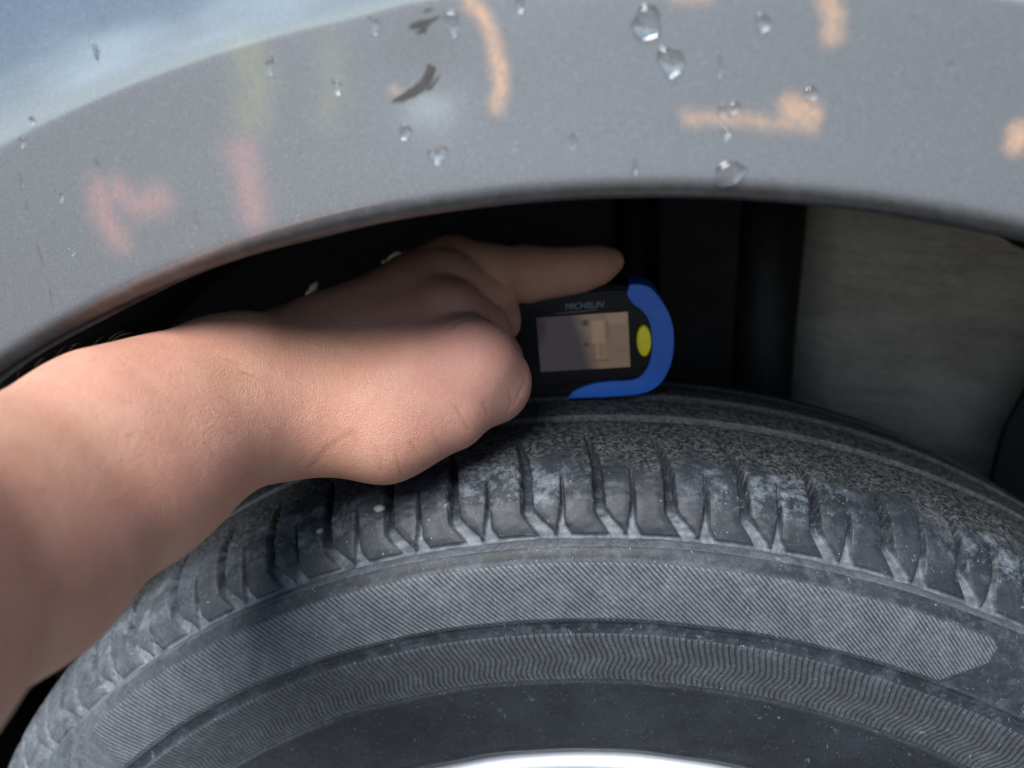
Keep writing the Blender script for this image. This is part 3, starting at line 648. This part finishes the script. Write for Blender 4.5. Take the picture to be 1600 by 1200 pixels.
btn = [(.0235 + .0029 * math.cos(a), -.0003 + .0064 * math.sin(a)) for a in np.linspace(0, 2 * math.pi, 33)[:-1]]
gpoly('yellow_button', btn, GY - .0022, GY + .001, M_yellow, .0009, 4)
# screen
sx0, sx1, sz0, sz1 = -.0183, .0178, -.0108, .0117
sc_pts = [(sx0, sz0), (sx1, sz0), (sx1, sz1), (sx0, sz1)]
so2 = mesh_obj('screen', [(gw(a, b)[0], GY - .0009, gw(a, b)[1]) for a, b in sc_pts] + [(gw(a, b)[0], GY + .0004, gw(a, b)[1]) for a, b in sc_pts], [(0, 1, 2, 3), (7, 6, 5, 4), (0, 4, 5, 1), (1, 5, 6, 2), (2, 6, 7, 3), (3, 7, 4, 0)], mat_screen(), smooth=False)
ua = so2.data.attributes.new('screen_uv', 'FLOAT_VECTOR', 'POINT')
for i, q in enumerate([(0, 0, 0), (1, 0, 0), (1, 1, 0), (0, 1, 0)] * 2): ua.data[i].vector = q
under(gauge, so2)
def text(name, body_, size, a, b, ext=.0001, shear=.25):
    c = bpy.data.curves.new(name, 'FONT'); c.body = body_; c.size = size; c.extrude = ext; c.shear = shear; c.offset = .00006; c.align_x = 'LEFT'
    o = bpy.data.objects.new(name, c); col.objects.link(o); x, z = gw(a, b); o.location = (x, GY - .00075, z); o.rotation_euler = (R(90), -GA, 0)
    dg = bpy.context.evaluated_depsgraph_get(); me = bpy.data.meshes.new_from_object(o.evaluated_get(dg)); col.objects.unlink(o); bpy.data.objects.remove(o)
    o = bpy.data.objects.new(name, me); col.objects.link(o); o.location = (x, GY - .00075, z); o.rotation_euler = (R(90), -GA, 0); me.materials.clear(); me.materials.append(M_print)
    return under(gauge, o)
text('brand_lettering', 'MICHELIN', .0034, -.0068, .0142)
gpoly('swoosh', mm([(-10.5, 12.5), (6, 13.2), (6, 13.5), (-10.5, 13.0)]), GY - .0008, GY, M_print)
gpoly('measuring_foot', mm([(-26, -21), (-14, -21.5), (-14, -23.6), (-26, -23.2)]), GY + .004, GY + .017, M_black, .0006)

# ------------------------------------------------------------------ arm and hand: one continuous surface from a distance field
def cone(P, a, b):
    pa = P - np.array(a[:3]); ba = np.array(b[:3]) - np.array(a[:3]); t = np.clip(pa @ ba / (ba @ ba), 0, 1)
    return np.linalg.norm(pa - t[:, None] * ba, axis=1) - (a[3] + t * (b[3] - a[3]))
def smin(a, b, k):
    hh_ = np.clip(.5 + .5 * (b - a) / k, 0, 1); return b + (a - b) * hh_ - k * hh_ * (1 - hh_)
def chain(P, C, k):
    d = None
    for a, b in zip(C[:-1], C[1:]):
        q = cone(P, a, b); d = q if d is None else smin(d, q, k)
    return d
def hand_sdf(P):
    d = None
    for C in PALM:
        q = chain(P, C, .012); d = q if d is None else smin(d, q, .011)
    out = d
    for i, C in enumerate(FINGERS):
        q = chain(P, C, .004); out = np.minimum(out, smin(d, q, (.005, .007, .007, .009, .012)[i]))
    return out
def surface_nets(f, lo, hi, hstep):
    nx, ny, nz = (int(math.ceil((hi[i] - lo[i]) / hstep)) + 1 for i in range(3))
    # coarse pass, fine pass only near the surface
    cs = 4; CH = hstep * cs; cx, cy, cz = nx // cs + 2, ny // cs + 2, nz // cs + 2
    gx, gy, gz = np.meshgrid(*(np.arange(c) for c in (cx, cy, cz)), indexing='ij')
    cen = np.stack([gx, gy, gz], -1).reshape(-1, 3) * CH + np.array(lo) + CH / 2 - hstep / 2
    dc = f(cen); near = (np.abs(dc) < CH * 1.3).reshape(cx, cy, cz)
    D_ = np.repeat(np.repeat(np.repeat(dc.reshape(cx, cy, cz), cs, 0), cs, 1), cs, 2)
    msk = np.repeat(np.repeat(np.repeat(near, cs, 0), cs, 1), cs, 2); idx = np.argwhere(msk)
    D_[msk] = f(idx * hstep + np.array(lo))
    sgn_ = D_ < 0; sh = D_.shape
    c = [sgn_[i:sh[0] - 1 + i, j:sh[1] - 1 + j, k:sh[2] - 1 + k] for i in (0, 1) for j in (0, 1) for k in (0, 1)]
    tot = sum(x.astype(np.int8) for x in c); cell = (tot > 0) & (tot < 8); ci = np.argwhere(cell); n = len(ci)
    vid = -np.ones(cell.shape, np.int64); vid[cell] = np.arange(n)
    acc = np.zeros((n, 3)); cnt = np.zeros(n); off = [(i, j, k) for i in (0, 1) for j in (0, 1) for k in (0, 1)]
    val = {o: D_[ci[:, 0] + o[0], ci[:, 1] + o[1], ci[:, 2] + o[2]] for o in off}
    for o1 in off:
        for ax in range(3):
            if o1[ax]: continue
            o2 = tuple(1 if q == ax else o1[q] for q in range(3)); a, b = val[o1], val[o2]; mk_ = (a < 0) != (b < 0)
            t = np.where(mk_, a / np.where(mk_, a - b, 1), 0); pt = np.array(o1, float)[None].repeat(n, 0); pt[:, ax] += t
            acc[mk_] += pt[mk_]; cnt[mk_] += 1
    Vn = (ci + acc / cnt[:, None]) * hstep + np.array(lo)
    Fn = []
    for ax in range(3):
        a1, a2 = (ax + 1) % 3, (ax + 2) % 3
        s0 = [slice(1, q - 1) for q in sh]; s0[ax] = slice(0, sh[ax] - 1); s1 = list(s0); s1[ax] = slice(1, sh[ax])
        A0, A1 = sgn_[tuple(s0)], sgn_[tuple(s1)]; e = np.argwhere(A0 != A1); e0 = e + np.array([1 if q != ax else 0 for q in range(3)])
        fl_ = A0[tuple(e.T)]
        def g(d1, d2):
            q = e0.copy(); q[:, a1] -= d1; q[:, a2] -= d2; return vid[tuple(q.T)]
        quad = np.stack([g(1, 1), g(0, 1), g(0, 0), g(1, 0)], 1); quad[~fl_] = quad[~fl_][:, ::-1]; Fn.append(quad)
    Fn = np.concatenate(Fn); Fn = Fn[(Fn >= 0).all(1)]
    return Vn, Fn
allp = np.array([q for C in PALM + FINGERS for q in C]); lo = allp[:, :3].min(0) - .035; hi = allp[:, :3].max(0) + .035
VH, FH = surface_nets(hand_sdf, lo, hi, .0008)
person = empty('person', tuple(VH[VH[:, 0].argmin()]), 'bare forearm and hand reaching in from the left between fender and tyre', 'person')
arm = mesh_obj('forearm_and_hand', VH, FH, M_skin)
under(person, arm)
attr(arm, 'hand', sstep(-.19, -.12, VH[:, 0]))
KN = np.array(FINGERS[0][0][:3]); fl = np.exp(-(np.linalg.norm(VH - KN, axis=1) / .026) ** 2)
attr(arm, 'flush', fl); attr(arm, 'crease', np.zeros(len(VH)))

# skin creases, pressed into the surface
cr_ = np.zeros(len(VH)); disp = np.zeros(len(VH))
for pts, wd, dp in CREASES:
    c_ = [tuple(q) + (0.,) for q in pts]; near_ = np.linalg.norm(VH - np.array(pts).mean(0), axis=1) < .03
    d_ = np.full(len(VH), 9.)
    for a, b in zip(c_[:-1], c_[1:]): d_[near_] = np.minimum(d_[near_], cone(VH[near_], a, b))
    cr_ = np.maximum(cr_, np.exp(-(d_ / (wd * 1.1)) ** 2)); disp = np.maximum(disp, dp * np.exp(-(d_ / wd) ** 2))
nv = np.array([v_.normal for v_ in arm.data.vertices])
# tendons and veins: slow swells
arm.data.vertices.foreach_set('co', (VH - nv * disp[:, None]).astype(np.float32).ravel()); arm.data.update()
arm.data.attributes['crease'].data.foreach_set('value', cr_.astype(np.float32))
# fine hair along the top and side of the forearm, one mesh
bv = BVHTree.FromPolygons([tuple(v_) for v_ in VH.tolist()], [tuple(q) for q in FH.tolist()])
HV, HF = [], []
cand = np.nonzero((VH[:, 0] < -.095) & (nv[:, 2] > -.25) & (nv[:, 1] < .75))[0]
for i in rng.choice(cand, 650, replace=False):
    top = nv[i, 2] > .75
    if rng.random() > (.35 if top else .22): continue
    ln_ = rng.uniform(.003, .0065) if top else rng.uniform(.004, .008); q = Vector(VH[i]); n_ = Vector(nv[i])
    tdir = (Vector((.75, .25, -.15 + rng.normal(0, .3))) + Vector(rng.normal(0, .35, 3).tolist())); tdir = (tdir - n_ * tdir.dot(n_)).normalized()
    lift = rng.uniform(.5, 1.0) if top else rng.uniform(.1, .3)
    pth = [q + tdir * ln_ * t + n_ * ln_ * lift * (t * (1.3 - .8 * t)) for t in (0, .25, .5, .75, 1)]
    a_ = tdir.cross(n_).normalized(); b0 = len(HV)
    for k, pt in enumerate(pth):
        w_ = .000045 * (1 - .75 * k / 4)
        for e in (a_, n_ * .8 - a_ * .5, -n_ * .8 - a_ * .5): HV.append(pt + e * w_)
    for k in range(4):
        for e in range(3): HF.append((b0 + 3 * k + e, b0 + 3 * k + (e + 1) % 3, b0 + 3 * k + 3 + (e + 1) % 3, b0 + 3 * k + 3 + e))
hair = mesh_obj('arm_hair', HV, HF, M_hair); under(person, hair)
